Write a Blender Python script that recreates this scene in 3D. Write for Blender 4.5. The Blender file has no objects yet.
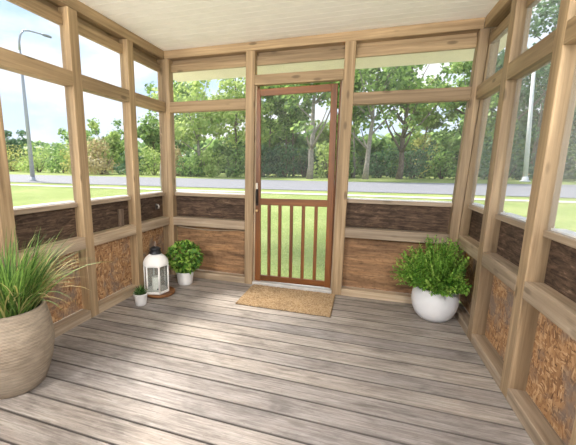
import bpy, bmesh, math, random
from mathutils import Vector, Matrix, noise as mnoise
sc = bpy.context.scene
COL = sc.collection
PI = math.pi
# ------------------------------------------------------------------ room measures (metres)
W = 2.975                      # inner faces of the side walls: x = 0 and x = W; back wall inner face y = 0
CEIL = 2.497
D = 0.09                       # stud depth
YF = -3.85                     # how far the porch runs past the camera
# ------------------------------------------------------------------ object helpers
def link(name, me, parent=None, loc=None):
    o = bpy.data.objects.new(name, me); COL.objects.link(o)
    if parent is not None:
        o.parent = parent
        o.matrix_parent_inverse = Matrix.Translation(-(parent.location if parent.parent is None else Vector((0, 0, 0))))
    return o
def empty(name, loc=(0, 0, 0)):
    o = bpy.data.objects.new(name, None); COL.objects.link(o); o.location = loc; o.empty_display_size = .1
    return o
def tag(o, label=None, cat=None, group=None, kind=None):
    if label: o['label'] = label
    if cat: o['category'] = cat
    if group: o['group'] = group
    if kind: o['kind'] = kind
    return o
def thing(name, label, cat, loc, group=None):
    return tag(empty(name, loc), label, cat, group)
def finish(name, bm, mat, parent=None, smooth=False, bev=0, origin=None, seg=2):
    me = bpy.data.meshes.new(name)
    bmesh.ops.recalc_face_normals(bm, faces=bm.faces)
    bm.to_mesh(me); bm.free()
    return setup(name, me, mat, parent, smooth, bev, origin, seg)
def setup(name, me, mat, parent=None, smooth=False, bev=0, origin=None, seg=2):
    if origin is not None:
        me.transform(Matrix.Translation(-Vector(origin)))
    for m in (mat if isinstance(mat, (list, tuple)) else [mat]): me.materials.append(m)
    if smooth:
        for p in me.polygons: p.use_smooth = True
    o = link(name, me, parent)
    if origin is not None: o.location = origin
    if bev:
        b = o.modifiers.new('b', 'BEVEL'); b.width = bev; b.segments = seg; b.limit_method = 'ANGLE'; b.angle_limit = .6
    return o
def raw(name, V, F, mat, parent=None, smooth=False, origin=None, midx=None):
    me = bpy.data.meshes.new(name); me.from_pydata(V, [], F); me.update()
    o = setup(name, me, mat, parent, smooth, 0, origin)
    if midx is not None: me.polygons.foreach_set('material_index', midx)
    return o
def box(bm, x0, x1, y0, y1, z0, z1):
    v = [bm.verts.new((x, y, z)) for x in (x0, x1) for y in (y0, y1) for z in (z0, z1)]
    for f in ((0, 1, 3, 2), (4, 6, 7, 5), (0, 4, 5, 1), (2, 3, 7, 6), (0, 2, 6, 4), (1, 5, 7, 3)):
        bm.faces.new([v[i] for i in f])
def obox(name, b, mat, parent=None, bev=.004, origin=None):
    bm = bmesh.new(); box(bm, *b); return finish(name, bm, mat, parent, bev=bev, origin=origin)
def lathe(bm, prof, c=(0, 0, 0), n=48, sq=None):
    rings = []
    for r, z in prof:
        if r < 1e-5: rings.append([bm.verts.new((c[0], c[1], c[2] + z))])
        else: rings.append([bm.verts.new((c[0] + r * math.cos(2 * PI * k / n), c[1] + r * math.sin(2 * PI * k / n), c[2] + z)) for k in range(n)])
    for a, b in zip(rings, rings[1:]):
        for k in range(n):
            k2 = (k + 1) % n
            if len(a) == 1 and len(b) == 1: continue
            if len(a) == 1: bm.faces.new((a[0], b[k], b[k2]))
            elif len(b) == 1: bm.faces.new((a[k], b[0], a[k2]))
            else: bm.faces.new((a[k], b[k], b[k2], a[k2]))
def tube(bm, pts, radii, n=8, caps=True):
    pts = [Vector(p) for p in pts]
    if not isinstance(radii, (list, tuple)): radii = [radii] * len(pts)
    prev = None; rings = []
    for i, p in enumerate(pts):
        t = (pts[min(i + 1, len(pts) - 1)] - pts[max(i - 1, 0)]).normalized()
        u = prev if prev is not None else (Vector((1, 0, 0)) if abs(t.x) < .9 else Vector((0, 1, 0)))
        u = (u - t * u.dot(t)).normalized(); prev = u
        w = t.cross(u)
        rings.append([bm.verts.new(p + (u * math.cos(2 * PI * k / n) + w * math.sin(2 * PI * k / n)) * radii[i]) for k in range(n)])
    for a, b in zip(rings, rings[1:]):
        for k in range(n): bm.faces.new((a[k], b[k], b[(k + 1) % n], a[(k + 1) % n]))
    if caps:
        bm.faces.new(rings[0]); bm.faces.new(rings[-1][::-1])
# ------------------------------------------------------------------ materials
def newmat(name):
    m = bpy.data.materials.new(name); m.use_nodes = True
    nt = m.node_tree; nt.nodes.clear()
    out = nt.nodes.new('ShaderNodeOutputMaterial'); b = nt.nodes.new('ShaderNodeBsdfPrincipled')
    nt.links.new(b.outputs[0], out.inputs[0])
    return m, nt, b, out
def N(nt, t, **kw):
    n = nt.nodes.new(t)
    for k, v in kw.items():
        if k.startswith('i_'):
            key = k[2:]; n.inputs[int(key) if key.isdigit() else key].default_value = v
        else: setattr(n, k, v)
    return n
def coords(nt, scale, which='Object', rot=(0, 0, 0)):
    tc = N(nt, 'ShaderNodeTexCoord'); mp = N(nt, 'ShaderNodeMapping')
    mp.inputs['Scale'].default_value = scale; mp.inputs['Rotation'].default_value = rot
    nt.links.new(tc.outputs[which], mp.inputs[0]); return mp.outputs[0]
def noise(nt, vec, scale=1, detail=4, rough=.55, dist=0):
    n = N(nt, 'ShaderNodeTexNoise'); n.inputs['Scale'].default_value = scale; n.inputs['Detail'].default_value = detail
    n.inputs['Roughness'].default_value = rough; n.inputs['Distortion'].default_value = dist
    nt.links.new(vec, n.inputs['Vector']); return n.outputs[0]
def ramp(nt, fac, stops, interp='LINEAR'):
    r = N(nt, 'ShaderNodeValToRGB'); r.color_ramp.interpolation = interp
    e = r.color_ramp.elements
    while len(e) < len(stops): e.new(.5)
    for k, (p, c) in enumerate(stops):
        e[k].position = p; e[k].color = (*c, 1) if len(c) == 3 else c
    nt.links.new(fac, r.inputs[0]); return r.outputs[0]
def mix(nt, a, b, fac, mode='MIX'):
    m = N(nt, 'ShaderNodeMix', data_type='RGBA', blend_type=mode)
    for s, v in ((m.inputs[0], fac), (m.inputs[6], a), (m.inputs[7], b)):
        if hasattr(v, 'links'): nt.links.new(v, s)
        elif isinstance(v, (int, float)): s.default_value = v
        else: s.default_value = (*v, 1)
    return m.outputs[2]
def math_(nt, op, a, b=None):
    m = N(nt, 'ShaderNodeMath', operation=op)
    for i, v in enumerate((a, b)):
        if v is None: continue
        if hasattr(v, 'links'): nt.links.new(v, m.inputs[i])
        else: m.inputs[i].default_value = v
    return m.outputs[0]
def bump(nt, b, h, strength=.3, dist=.01):
    n = N(nt, 'ShaderNodeBump'); n.inputs['Strength'].default_value = strength; n.inputs['Distance'].default_value = dist
    nt.links.new(h, n.inputs['Height']); nt.links.new(n.outputs[0], b.inputs['Normal'])
def plain(name, c, rough=.6, metal=0, var=.12, scale=14):
    m, nt, b, _ = newmat(name)
    n = noise(nt, coords(nt, (1, 1, 1)), scale, 3)
    lo = tuple(x * (1 - var) for x in c); hi = tuple(min(1, x * (1 + var)) for x in c)
    nt.links.new(ramp(nt, n, [(.3, lo), (.7, hi)]), b.inputs['Base Color'])
    b.inputs['Roughness'].default_value = rough; b.inputs['Metallic'].default_value = metal
    return m
def wood(name, axis, dark, light, grain=38, rough=.62, knots=.0, tint=.22, spec=.35, weather=None):
    m, nt, b, _ = newmat(name)
    s = [grain, grain, grain]; s[axis] = 1.3
    vec = coords(nt, s)
    g = noise(nt, vec, 1, 6, .62, .35)
    s2 = [5, 5, 5]; s2[axis] = .7
    big = noise(nt, coords(nt, s2), 1, 3, .5, .6)
    col = ramp(nt, g, [(.28, dark), (.52, tuple((a + c) / 2 for a, c in zip(dark, light))), (.68, light)])
    col = mix(nt, col, ramp(nt, big, [(.35, (.72, .70, .68)), (.65, (1.1, 1.08, 1.05))]), 1, 'MULTIPLY')
    oi = N(nt, 'ShaderNodeObjectInfo')
    col = mix(nt, col, ramp(nt, oi.outputs['Random'], [(0, (1 - tint, 1 - tint, 1 - tint * .8)), (1, (1 + tint * .4, 1 + tint * .35, 1 + tint * .3))]), 1, 'MULTIPLY')
    if weather:
        w = noise(nt, coords(nt, (3, 3, 3)), 1, 5, .6, .4)
        col = mix(nt, col, weather, ramp(nt, w, [(.42, (0, 0, 0)), (.62, (.75, .75, .75))]))
    if knots:
        sk = [9, 9, 9]; sk[axis] = 3.2
        v = N(nt, 'ShaderNodeTexVoronoi'); v.inputs['Scale'].default_value = 1; nt.links.new(coords(nt, sk), v.inputs['Vector'])
        k = ramp(nt, v.outputs['Distance'], [(.0, (1, 1, 1)), (.10, (.8, .8, .8)), (.17, (0, 0, 0))])
        col = mix(nt, col, tuple(x * .35 for x in dark), math_(nt, 'MULTIPLY', k, knots))
    nt.links.new(col, b.inputs['Base Color'])
    b.inputs['Roughness'].default_value = rough; b.inputs['Specular IOR Level'].default_value = spec
    bump(nt, b, g, .25, .004)
    return m
TD, TL = (.245, .168, .094), (.50, .368, .222)
FRAME = [wood('pine_%d' % a, a, TD, TL, knots=.8) for a in range(3)]
GREYED = [wood('greyed_pine_%d' % a, a, (.30, .22, .14), (.55, .45, .33), knots=.5) for a in range(3)]
def darkply(axis):
    m, nt, b, _ = newmat('dark_plywood_%d' % axis)
    s1 = [34, 34, 34]; s1[axis] = 9
    g = noise(nt, coords(nt, s1), 1, 6, .75, .8)
    s2 = [9, 9, 60]; s2[axis] = 2.0
    g2 = noise(nt, coords(nt, s2), 1, 5, .65, .4)
    col = ramp(nt, g, [(.30, (.022, .015, .011)), (.48, (.070, .046, .032)), (.60, (.120, .080, .055)), (.74, (.26, .19, .14))])
    col = mix(nt, col, ramp(nt, g2, [(.35, (.55, .52, .50)), (.6, (1.25, 1.2, 1.15))]), 1, 'MULTIPLY')
    nt.links.new(col, b.inputs['Base Color']); b.inputs['Roughness'].default_value = .8; b.inputs['Specular IOR Level'].default_value = .25
    bump(nt, b, g, .4, .005); return m
DARKPLY = [darkply(a) for a in range(2)]
def backply():
    m, nt, b, _ = newmat('brown_plywood')
    g = noise(nt, coords(nt, (4, 40, 60)), 1, 7, .7, .5); g2 = noise(nt, coords(nt, (1.2, 9, 9)), 1, 4, .6, .7); g3 = noise(nt, coords(nt, (22, 22, 40)), 1, 4, .7)
    col = ramp(nt, g, [(.28, (.13, .072, .036)), (.48, (.27, .150, .072)), (.62, (.38, .225, .115)), (.78, (.52, .34, .19))])
    col = mix(nt, col, ramp(nt, g2, [(.34, (.50, .47, .46)), (.52, (.95, .93, .92)), (.68, (1.25, 1.18, 1.08))]), 1, 'MULTIPLY')
    col = mix(nt, col, ramp(nt, g3, [(.32, (.6, .58, .56)), (.5, (1, 1, 1))]), 1, 'MULTIPLY')
    nt.links.new(col, b.inputs['Base Color']); b.inputs['Roughness'].default_value = .75
    bump(nt, b, g, .3, .004); return m
BACKPLY = backply()
DOORW = [wood('door_wood_%d' % a, a, (.105, .034, .007), (.27, .098, .020), grain=30, rough=.42, tint=.08, spec=.5) for a in range(3)]
def osb_mat():
    m, nt, b, _ = newmat('strand_board')
    vec = coords(nt, (1, 1, 1)); cols = []
    wob = N(nt, 'ShaderNodeTexNoise'); wob.inputs['Scale'].default_value = 9; nt.links.new(vec, wob.inputs['Vector'])
    vv = N(nt, 'ShaderNodeVectorMath', operation='MULTIPLY_ADD'); vv.inputs[1].default_value = (.06, .06, .06)
    nt.links.new(wob.outputs['Color'], vv.inputs[0]); nt.links.new(vec, vv.inputs[2])
    def flakes(rot, sc_, off):
        mp = N(nt, 'ShaderNodeMapping'); mp.inputs['Rotation'].default_value = rot; mp.inputs['Scale'].default_value = sc_; mp.inputs['Location'].default_value = off
        nt.links.new(vv.outputs[0], mp.inputs[0])
        v = N(nt, 'ShaderNodeTexVoronoi'); v.inputs['Scale'].default_value = 1; nt.links.new(mp.outputs[0], v.inputs['Vector'])
        sep = N(nt, 'ShaderNodeSeparateColor'); nt.links.new(v.outputs['Color'], sep.inputs[0]); return sep.outputs[0], sep.outputs[1]
    a1, a2 = flakes((.5, 0, 0), (40, 24, 95), (0, 0, 0)); b1, b2 = flakes((-.7, 0, 0), (40, 88, 30), (3, 1, 2))
    pal = [(0, (.14, .066, .028)), (.14, (.26, .128, .054)), (.45, (.37, .195, .085)), (.75, (.46, .26, .12)), (1, (.60, .40, .22))]
    c1 = ramp(nt, a1, pal); c2 = ramp(nt, b1, pal)
    col = mix(nt, c1, c2, ramp(nt, b2, [(.45, (0, 0, 0)), (.5, (1, 1, 1))]))
    st = noise(nt, coords(nt, (5, 5, 5)), 1, 5, .6, .3)
    col = mix(nt, col, (.20, .16, .135), ramp(nt, st, [(.47, (0, 0, 0)), (.62, (.8, .8, .8))]))
    nt.links.new(col, b.inputs['Base Color']); b.inputs['Roughness'].default_value = .7
    bump(nt, b, a1, .35, .004)
    return m
OSB = osb_mat()
SKY_LIT = plain('sky_lit_white', (.80, .81, .82), .5, var=.03)
def deck_mat():
    m, nt, b, _ = newmat('weathered_deck')
    tc = N(nt, 'ShaderNodeTexCoord'); sep = N(nt, 'ShaderNodeSeparateXYZ'); nt.links.new(tc.outputs['Object'], sep.inputs[0])
    idx = math_(nt, 'FLOOR', math_(nt, 'DIVIDE', math_(nt, 'ADD', sep.outputs[1], 1.5325), .145))
    wn = N(nt, 'ShaderNodeTexWhiteNoise', noise_dimensions='1D'); nt.links.new(idx, wn.inputs['W'])
    cmb = N(nt, 'ShaderNodeCombineXYZ'); nt.links.new(math_(nt, 'MULTIPLY', wn.outputs[0], 37), cmb.inputs[0])
    add = N(nt, 'ShaderNodeVectorMath', operation='ADD'); nt.links.new(tc.outputs['Object'], add.inputs[0]); nt.links.new(cmb.outputs[0], add.inputs[1])
    def mapped(s):
        mp = N(nt, 'ShaderNodeMapping'); mp.inputs['Scale'].default_value = s; nt.links.new(add.outputs[0], mp.inputs[0]); return mp.outputs[0]
    g = noise(nt, mapped((2.6, 55, 1)), 1, 7, .68, .5)
    col = ramp(nt, g, [(.27, (.145, .124, .109)), (.45, (.255, .226, .207)), (.6, (.352, .321, .298)), (.78, (.48, .45, .425))])
    blot = noise(nt, mapped((3.2, 9, 1)), 1, 5, .62, .6)
    col = mix(nt, col, ramp(nt, blot, [(.32, (.62, .61, .61)), (.5, (1, 1, 1)), (.7, (1.14, 1.12, 1.10))]), 1, 'MULTIPLY')
    col = mix(nt, col, ramp(nt, wn.outputs[0], [(0, (.84, .84, .86)), (.5, (1, .98, .95)), (1, (1.14, 1.12, 1.08))]), 1, 'MULTIPLY')
    fine = noise(nt, mapped((14, 170, 1)), 1, 4, .7, .2)
    col = mix(nt, col, ramp(nt, fine, [(.3, (.72, .72, .72)), (.5, (1, 1, 1)), (.72, (1.2, 1.2, 1.2))]), 1, 'MULTIPLY')
    speck = noise(nt, mapped((30, 60, 1)), 1, 3, .7)
    col = mix(nt, col, (.14, .12, .10), ramp(nt, speck, [(.62, (0, 0, 0)), (.72, (.7, .7, .7))]))
    frac = math_(nt, 'FRACT', math_(nt, 'DIVIDE', math_(nt, 'ADD', sep.outputs[1], 1.5325 + 14.5), .145))
    edge = math_(nt, 'ABSOLUTE', math_(nt, 'SUBTRACT', frac, .5))
    col = mix(nt, col, (.07, .058, .05), ramp(nt, edge, [(.435, (0, 0, 0)), (.470, (.85, .85, .85))]))
    v = N(nt, 'ShaderNodeTexVoronoi'); v.inputs['Scale'].default_value = 1; nt.links.new(mapped((2.6, 11, 1)), v.inputs['Vector'])
    col = mix(nt, col, (.10, .085, .07), ramp(nt, v.outputs['Distance'], [(0, (.6, .6, .6)), (.09, (.45, .45, .45)), (.15, (0, 0, 0))]))
    nt.links.new(col, b.inputs['Base Color'])
    nt.links.new(ramp(nt, blot, [(.3, (.62, .62, .62)), (.7, (.46, .46, .46))]), b.inputs['Roughness'])
    b.inputs['Specular IOR Level'].default_value = .45
    bump(nt, b, g, .3, .004)
    return m
DECK = deck_mat()
CREAM = plain('cream_paint', (.90, .875, .83), .55, var=.03, scale=6)
SOFFIT = plain('cream_soffit', (.93, .85, .72), .6, var=.03, scale=5)
def screen_mat(name, fac, col=(.75, .76, .77)):
    m, nt, b, out = newmat(name); nt.nodes.remove(b)
    t = N(nt, 'ShaderNodeBsdfTransparent'); d = N(nt, 'ShaderNodeBsdfDiffuse'); d.inputs[0].default_value = (*col, 1)
    n = noise(nt, coords(nt, (3, 3, 1.2)), 1, 3, .5, 1.0)
    f = ramp(nt, n, [(.35, (fac * .75,) * 3), (.65, (fac * 1.25,) * 3)])
    mx = N(nt, 'ShaderNodeMixShader'); nt.links.new(f, mx.inputs[0]); nt.links.new(t.outputs[0], mx.inputs[1]); nt.links.new(d.outputs[0], mx.inputs[2])
    nt.links.new(mx.outputs[0], out.inputs[0]); return m
SCREEN = screen_mat('insect_screen_mesh', .03); SCREEN_R = screen_mat('clear_vinyl_film', .11, (.78, .83, .86))
def leaf_mat(name, lo, hi, trans=.45, scale=9, rough=.5):
    m, nt, b, out = newmat(name)
    n = noise(nt, coords(nt, (1, 1, 1)), scale, 3, .6)
    geo = N(nt, 'ShaderNodeNewGeometry')
    f = math_(nt, 'ADD', math_(nt, 'MULTIPLY', n, .6), math_(nt, 'MULTIPLY', geo.outputs['Random Per Island'], .4))
    col = ramp(nt, f, [(.3, lo), (.68, hi)])
    nt.links.new(col, b.inputs['Base Color']); b.inputs['Roughness'].default_value = rough; b.inputs['Specular IOR Level'].default_value = .3
    tr = N(nt, 'ShaderNodeBsdfTranslucent'); nt.links.new(col, tr.inputs[0])
    mx = N(nt, 'ShaderNodeMixShader'); mx.inputs[0].default_value = trans
    nt.links.new(b.outputs[0], mx.inputs[1]); nt.links.new(tr.outputs[0], mx.inputs[2]); nt.links.new(mx.outputs[0], out.inputs[0])
    return m
# ------------------------------------------------------------------ floor, ceiling, roof
bm = bmesh.new()
k0 = math.floor((YF + 1.5325) / .145)
y = -1.5325 + .145 * k0
while y < .10:
    box(bm, -.12, W + .12, y + .0035, min(y + .1415, .125), -.03, 0)
    y += .145
fl = finish('floor', bm, DECK, bev=.002, seg=1); tag(fl, 'weathered grey brown deck boards of the porch floor', None, None, 'structure')
bm = bmesh.new(); box(bm, -.12, W + .12, YF, .10, -.33, -.05)
tag(finish('floor_joists', bm, plain('dark_underside', (.03, .025, .02), .9)), 'dark framing under the deck boards', None, None, 'structure')
bm = bmesh.new()
y = YF
while y < .1:
    y2 = min(y + .088, .1)
    box(bm, -.1, W + .1, y + .0035, y2 - .0035, CEIL, CEIL + .02); y += .088
box(bm, -.1, W + .1, YF, .1, CEIL + .016, CEIL + .05)
tag(finish('ceiling', bm, CREAM), 'cream beadboard ceiling of the porch', None, None, 'structure')
bm = bmesh.new(); box(bm, -.3, W + .3, YF - .2, .84, CEIL + .06, CEIL + .16)
tag(finish('roof', bm, plain('roof_deck', (.2, .18, .16), .8)), 'flat roof deck above the porch ceiling', None, None, 'structure')
bm = bmesh.new()
for i in range(8): box(bm, -.3, W + .3, .095 + i * .085, .178 + i * .085, 2.385, 2.40)
box(bm, -.3, W + .3, .775, .80, 2.385, CEIL + .06)
tag(finish('trim_1', bm, SOFFIT), 'cream soffit and fascia under the eave outside the back wall', None, None, 'structure')
# ------------------------------------------------------------------ walls
H = dict(base=.072, mb=.608, mt=.703, cb=.948, ct=.984, rb=1.866, rt=1.972, hb=2.290, pb=2.415)
def wall(name, label, axis, out, at, posts, lo, hi, ply_up, ply_low, loc, skip=()):
    """axis 0: runs along x at y=at; axis 1: runs along y at x=at; out = +1/-1 direction of the outside"""
    r = empty(name, loc); tag(r, label, None, None, 'structure')
    def B(a0, a1, d0, d1, z0, z1):
        p0, p1 = sorted((at + out * d0, at + out * d1))
        return (a0, a1, p0, p1, z0, z1) if axis == 0 else (p0, p1, a0, a1, z0, z1)
    obox('top_plate', B(lo, hi, 0, D, H['pb'], CEIL), FRAME[axis], r)
    posts = sorted(posts)
    for a, b in posts:
        if axis == 0 and b > 2.9: continue
        obox('post', B(a, b, 0, D, 0 if (a, b) not in skip else H['base'], H['pb']), FRAME[2], r, .005)
    gaps = [(p[1], q[0]) for p, q in zip(posts, posts[1:]) if q[0] - p[1] > .02]
    return r, B, gaps
def LEAN(z): return 2.878 + .030 * z
def fill(r, B, a, b, axis, up, low, out_right=False):
    e = (lambda z: LEAN(z) if axis == 0 and b > 2.8 else b)
    obox('header', B(a, e(2.34), .052, .088, H['hb'], 2.370), FRAME[axis], r)
    obox('header_backing', B(a - .02, e(2.36) + .02, .0905, .104, H['hb'] + .01, H['pb'] + .01), FRAME[axis], r, .001)
    obox('transom_rail', B(a, e(1.92), 0, .085, H['rb'], H['rt']), FRAME[axis], r)
    p2 = b + .09 if (axis == 0 and b > 2.8) or (axis == 1 and out_right and b > -.01) else b
    obox('mid_rail', B(a, e(.66), 0, .088, H['mb'], H['mt']), GREYED[axis], r)
    obox('base_plate', B(a, e(.03), 0, .088, 0, H['base']), GREYED[axis], r)
    obox('sill_cap', B(a, p2, .045, .125, H['cb'], H['ct']), GREYED[axis], r)
    obox('sky_lit_sill_top', B(a, p2, .074, .135, H['ct'], H['ct'] + .011), SKY_LIT, r, .002)  # thin white strip paints the sky-lit top of the cap
    obox('upper_panel', B(a, p2, .084, .102, H['mt'], H['cb']), up, r, .001)
    obox('lower_panel', B(a, p2, .086, .102, H['base'], H['mb']), low, r, .001)
WN = [0]
def window(B, a, b, z0, z1, mat, label):
    WN[0] += 1
    bm = bmesh.new(); box(bm, *B(a, b, .0600, .0606, z0, z1))
    tag(finish('window_%d' % WN[0], bm, mat), label, None, None, 'structure')
# back wall
wb, Bb, gb = wall('wall_back', 'back wall of pine posts and rails with brown plywood below', 0, 1, 0.0,
                  [(.0, .052), (.932, 1.027), (1.888, 1.986), (2.895, 2.984)], 0, W, None, None, (W / 2, .05, 0))
for a, b in gb:
    if .9 < a < 1.2:
        obox('header', Bb(a, b, .052, .088, H['hb'], 2.370), FRAME[0], wb)
        obox('header_backing', Bb(a, b, .090, .104, H['hb'] + .01, H['pb'] + .01), FRAME[0], wb, .001)
        obox('door_header', Bb(a, b, 0, .075, 2.092, 2.187), FRAME[0], wb)
        for x0, x1 in ((a, a + .016), (b - .014, b)): obox('door_jamb', Bb(x0, x1, .03, .070, .036, 2.092), GREYED[2], wb, .002)
        for x0, x1 in ((a, a + .034), (b - .034, b)): obox('door_stop', Bb(x0, x1, .072, .090, .036, 2.092), DOORW[2], wb, .002)
        window(Bb, a, b, 2.187, H['hb'], SCREEN, 'screened transom above the door')
    else:
        fill(wb, Bb, a, b, 0, DARKPLY[0], BACKPLY)
        b2 = b + .06 if b > 2.8 else b
        window(Bb, a, b2, H['rt'], H['hb'], SCREEN, 'screened transom in the back wall')
        window(Bb, a, b2, H['ct'], H['rb'], SCREEN, 'screened opening in the back wall')
# a sagging cut edge of the plywood under the back left mid rail
bm = bmesh.new(); pts = [(.056 + .872 * i / 10, .072, .586 - .022 * math.sin(PI * min(1, i / 10 * 1.15))) for i in range(11)]
tube(bm, pts, .007, 6); finish('loose_batten', bm, GREYED[0], wb, True)
def leaning(name, w, off, y0, y1, parent):
    bm = bmesh.new(); x0 = LEAN(0) + off; x1 = LEAN(H['pb']) + off
    v = [bm.verts.new(p) for p in ((x0, y0, 0), (x0 + w, y0, 0), (x0 + w, y1, 0), (x0, y1, 0), (x1, y0, H['pb']), (x1 + w, y0, H['pb']), (x1 + w, y1, H['pb']), (x1, y1, H['pb']))]
    for f in ((0, 3, 2, 1), (4, 5, 6, 7), (0, 1, 5, 4), (1, 2, 6, 5), (2, 3, 7, 6), (3, 0, 4, 7)): bm.faces.new([v[i] for i in f])
    finish(name, bm, FRAME[2], parent, bev=.005)
leaning('post', .074, 0, 0, .09, wb)
# left wall
lp = [(-.0 + .0, .09)]
LP = [(-3.20, -3.11), (-2.545, -2.455), (-1.89, -1.80), (-1.245, -1.155), (-.60, -.512), (0.0, .09)]
wl, Bl, gl = wall('wall_left', 'left wall of pine posts and rails with strand board below', 1, -1, 0.0, LP, YF, .09, None, None, (-.05, -1.8, 0))
for a, b in gl + [(YF, -3.20)]:
    fill(wl, Bl, a, b, 1, DARKPLY[1], OSB)
    window(Bl, a, b, H['rt'], H['hb'], SCREEN, 'screened transom in the left wall')
    window(Bl, a, b, H['ct'], H['rb'], SCREEN, 'screened opening in the left wall')
# right wall
RP = [(-3.23, -3.14), (-2.585, -2.495), (-1.945, -1.853), (-1.297, -1.202), (-.638, -.540), (.0, .09)]
wr, Br, gr = wall('wall_right', 'right wall of pine posts and rails with strand board below', 1, 1, W, [p for p in RP if p[1] < .05], YF, .0, None, None, (W + .05, -1.8, 0))
leaning('post', .075, .078, .002, .09, wr)
for a, b in gr + [(-.540, .0), (YF, -3.23)]:
    fill(wr, Br, a, b, 1, DARKPLY[1], OSB, True)
    window(Br, a, b, H['rt'], H['hb'], SCREEN_R, 'filmed transom in the right wall')
    window(Br, a, b, H['ct'], H['rb'], SCREEN_R, 'filmed opening in the right wall')
# ------------------------------------------------------------------ screen door
dr = empty('door_1', (1.458, .05, .045)); tag(dr, 'reddish brown wooden screen door with five spindles in the lower half', 'door', None, 'structure')
dx0, dx1, dz0, dz1 = 1.047, 1.871, .045, 2.064
def db(name, b, ax, bev=.003, y0=.036, y1=.066, mat=None, parent=None):
    return obox(name, (b[0], b[1], y0, y1, b[2], b[3]), mat or DOORW[ax], parent or dr, bev)
db('stile', (dx0, dx0 + .062, dz0, dz1), 2); db('stile', (dx1 - .062, dx1, dz0, dz1), 2)
db('top_rail', (dx0 + .062, dx1 - .062, dz1 - .066, dz1), 0)
db('mid_rail', (dx0 + .062, dx1 - .062, .892, .962), 0)
db('bottom_rail', (dx0 + .062, dx1 - .062, dz0 + .004, dz0 + .068), 0)
for x in (1.204, 1.322, 1.446, 1.571, 1.701): db('spindle', (x - .017, x + .017, dz0 + .068, .892), 2, y0=.040, y1=.060)
bm = bmesh.new(); box(bm, dx0 + .06, dx1 - .06, .0614, .0618, dz0 + .06, dz1 - .06)
finish('screen_mesh', bm, SCREEN, dr)
METAL = plain('dark_bronze', (.035, .028, .022), .4, .7); BRASS = plain('brass', (.75, .55, .28), .3, .9)
hp = db('pull_handle', (1.062, 1.088, .885, 1.075), 2, .004, .028, .036, METAL)
bm = bmesh.new(); tube(bm, [(1.075, .034, .90), (1.075, .006, .92), (1.075, .004, .98), (1.075, .006, 1.035), (1.075, .034, 1.055)], .008, 8)
finish('grip', bm, METAL, hp, True)
db('latch_plate', (1.060, 1.084, 1.06, 1.125), 2, .003, .026, .036, plain('latch_steel', (.5, .45, .38), .4, .6))
bm = bmesh.new(); bmesh.ops.create_uvsphere(bm, u_segments=16, v_segments=10, radius=.014, matrix=Matrix.Translation((1.073, .022, .83))); box(bm, 1.069, 1.077, .022, .036, .826, .834)
finish('knob', bm, BRASS, dr, True)
dr.rotation_euler = (0, math.radians(-.9), 0)
obox('threshold', (1.028, 1.887, -.004, .095, .0, .036), plain('threshold_metal', (.62, .60, .57), .45, .2), wb, .004)
for (xx, nm, lbl) in ((0, 'left', ''), (W, 'right', '')):
    o_ = -1 if xx == 0 else 1
    x0, x1 = sorted((xx, xx + o_ * D))
    obox('post', (x0, x1, YF, YF + .09, 0, H['pb']), FRAME[2], wl if xx == 0 else wr, .005)
glow = bpy.data.materials.new('fill_glow'); glow.use_nodes = True; glow.node_tree.nodes.clear()
_e = glow.node_tree.nodes.new('ShaderNodeEmission'); _o = glow.node_tree.nodes.new('ShaderNodeOutputMaterial'); glow.node_tree.links.new(_e.outputs[0], _o.inputs[0])
_e.inputs[0].default_value = (1, .93, .84, 1); _e.inputs[1].default_value = 12
def add_fill_lamp(x, o_, label):  # unseen lamps added behind the camera to brighten ceiling and walls
    yl = YF + .045; zl = 1.72; cx = x - o_ * .13
    t = thing('fill_lamp', label, 'added fill lamp', (x, yl, zl))
    obox('wall_plate', tuple(sorted((x, x - o_ * .015))) + (yl - .035, yl + .035, zl - .10, zl + .08), METAL, t, .004)
    bm = bmesh.new(); tube(bm, [(x - o_ * .012, yl, zl - .06), (x - o_ * .08, yl, zl - .07), (cx, yl, zl - .05), (cx, yl, zl - .01)], .009, 8); finish('arm', bm, METAL, t, True)
    bm = bmesh.new(); lathe(bm, [(0, -.02), (.06, -.02), (.06, -.01), (0, -.005)], (cx, yl, zl), 24); finish('base', bm, METAL, t)
    bm = bmesh.new(); lathe(bm, [(0, 0), (.03, 0), (.085, .03), (.095, .085), (.08, .14), (.04, .165), (0, .17)], (cx, yl, zl), 24); finish('globe', bm, glow, t, True)
    ld = bpy.data.lights.new('fill_light', 'POINT'); ld.energy = 76; ld.shadow_soft_size = .12; ld.color = (1, .965, .93)
    lo_ = bpy.data.objects.new('fill_light', ld); COL.objects.link(lo_); lo_.location = (cx - o_ * .0, yl, zl + .30)
add_fill_lamp(0, -1, 'added unseen fill lamp on the left end post by the open side')
add_fill_lamp(W, 1, 'added unseen fill lamp on the right end post by the open side')
# ------------------------------------------------------------------ small fixings on the left wall
wbk = obox('wood_block', (-.086, -.056, -.760, -.700, .705, .870), wood('dark_block_wood', 2, (.10, .07, .05), (.26, .19, .14), tint=.02), None, .006, (-.07, -.73, .705))
tag(wbk, 'small upright wood block on the left wall mid rail, against the dark upper panel', 'wood block')
hk = thing('wall_hook', 'small pale metal hook on the dark panel left of the back left corner', 'hook', (-.084, -.125, .84))
obox('back_plate', (-.0845, -.080, -.150, -.10, .80, .865), plain('hook_plate', (.05, .04, .035), .5), hk, .003)
bm = bmesh.new(); tube(bm, [(-.079, -.125, .855), (-.062, -.125, .852), (-.050, -.123, .835), (-.056, -.121, .812), (-.066, -.121, .816)], .008, 8)
finish('hook_arm', bm, plain('hook_steel', (.75, .70, .64), .35, .6), hk, True)
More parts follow.
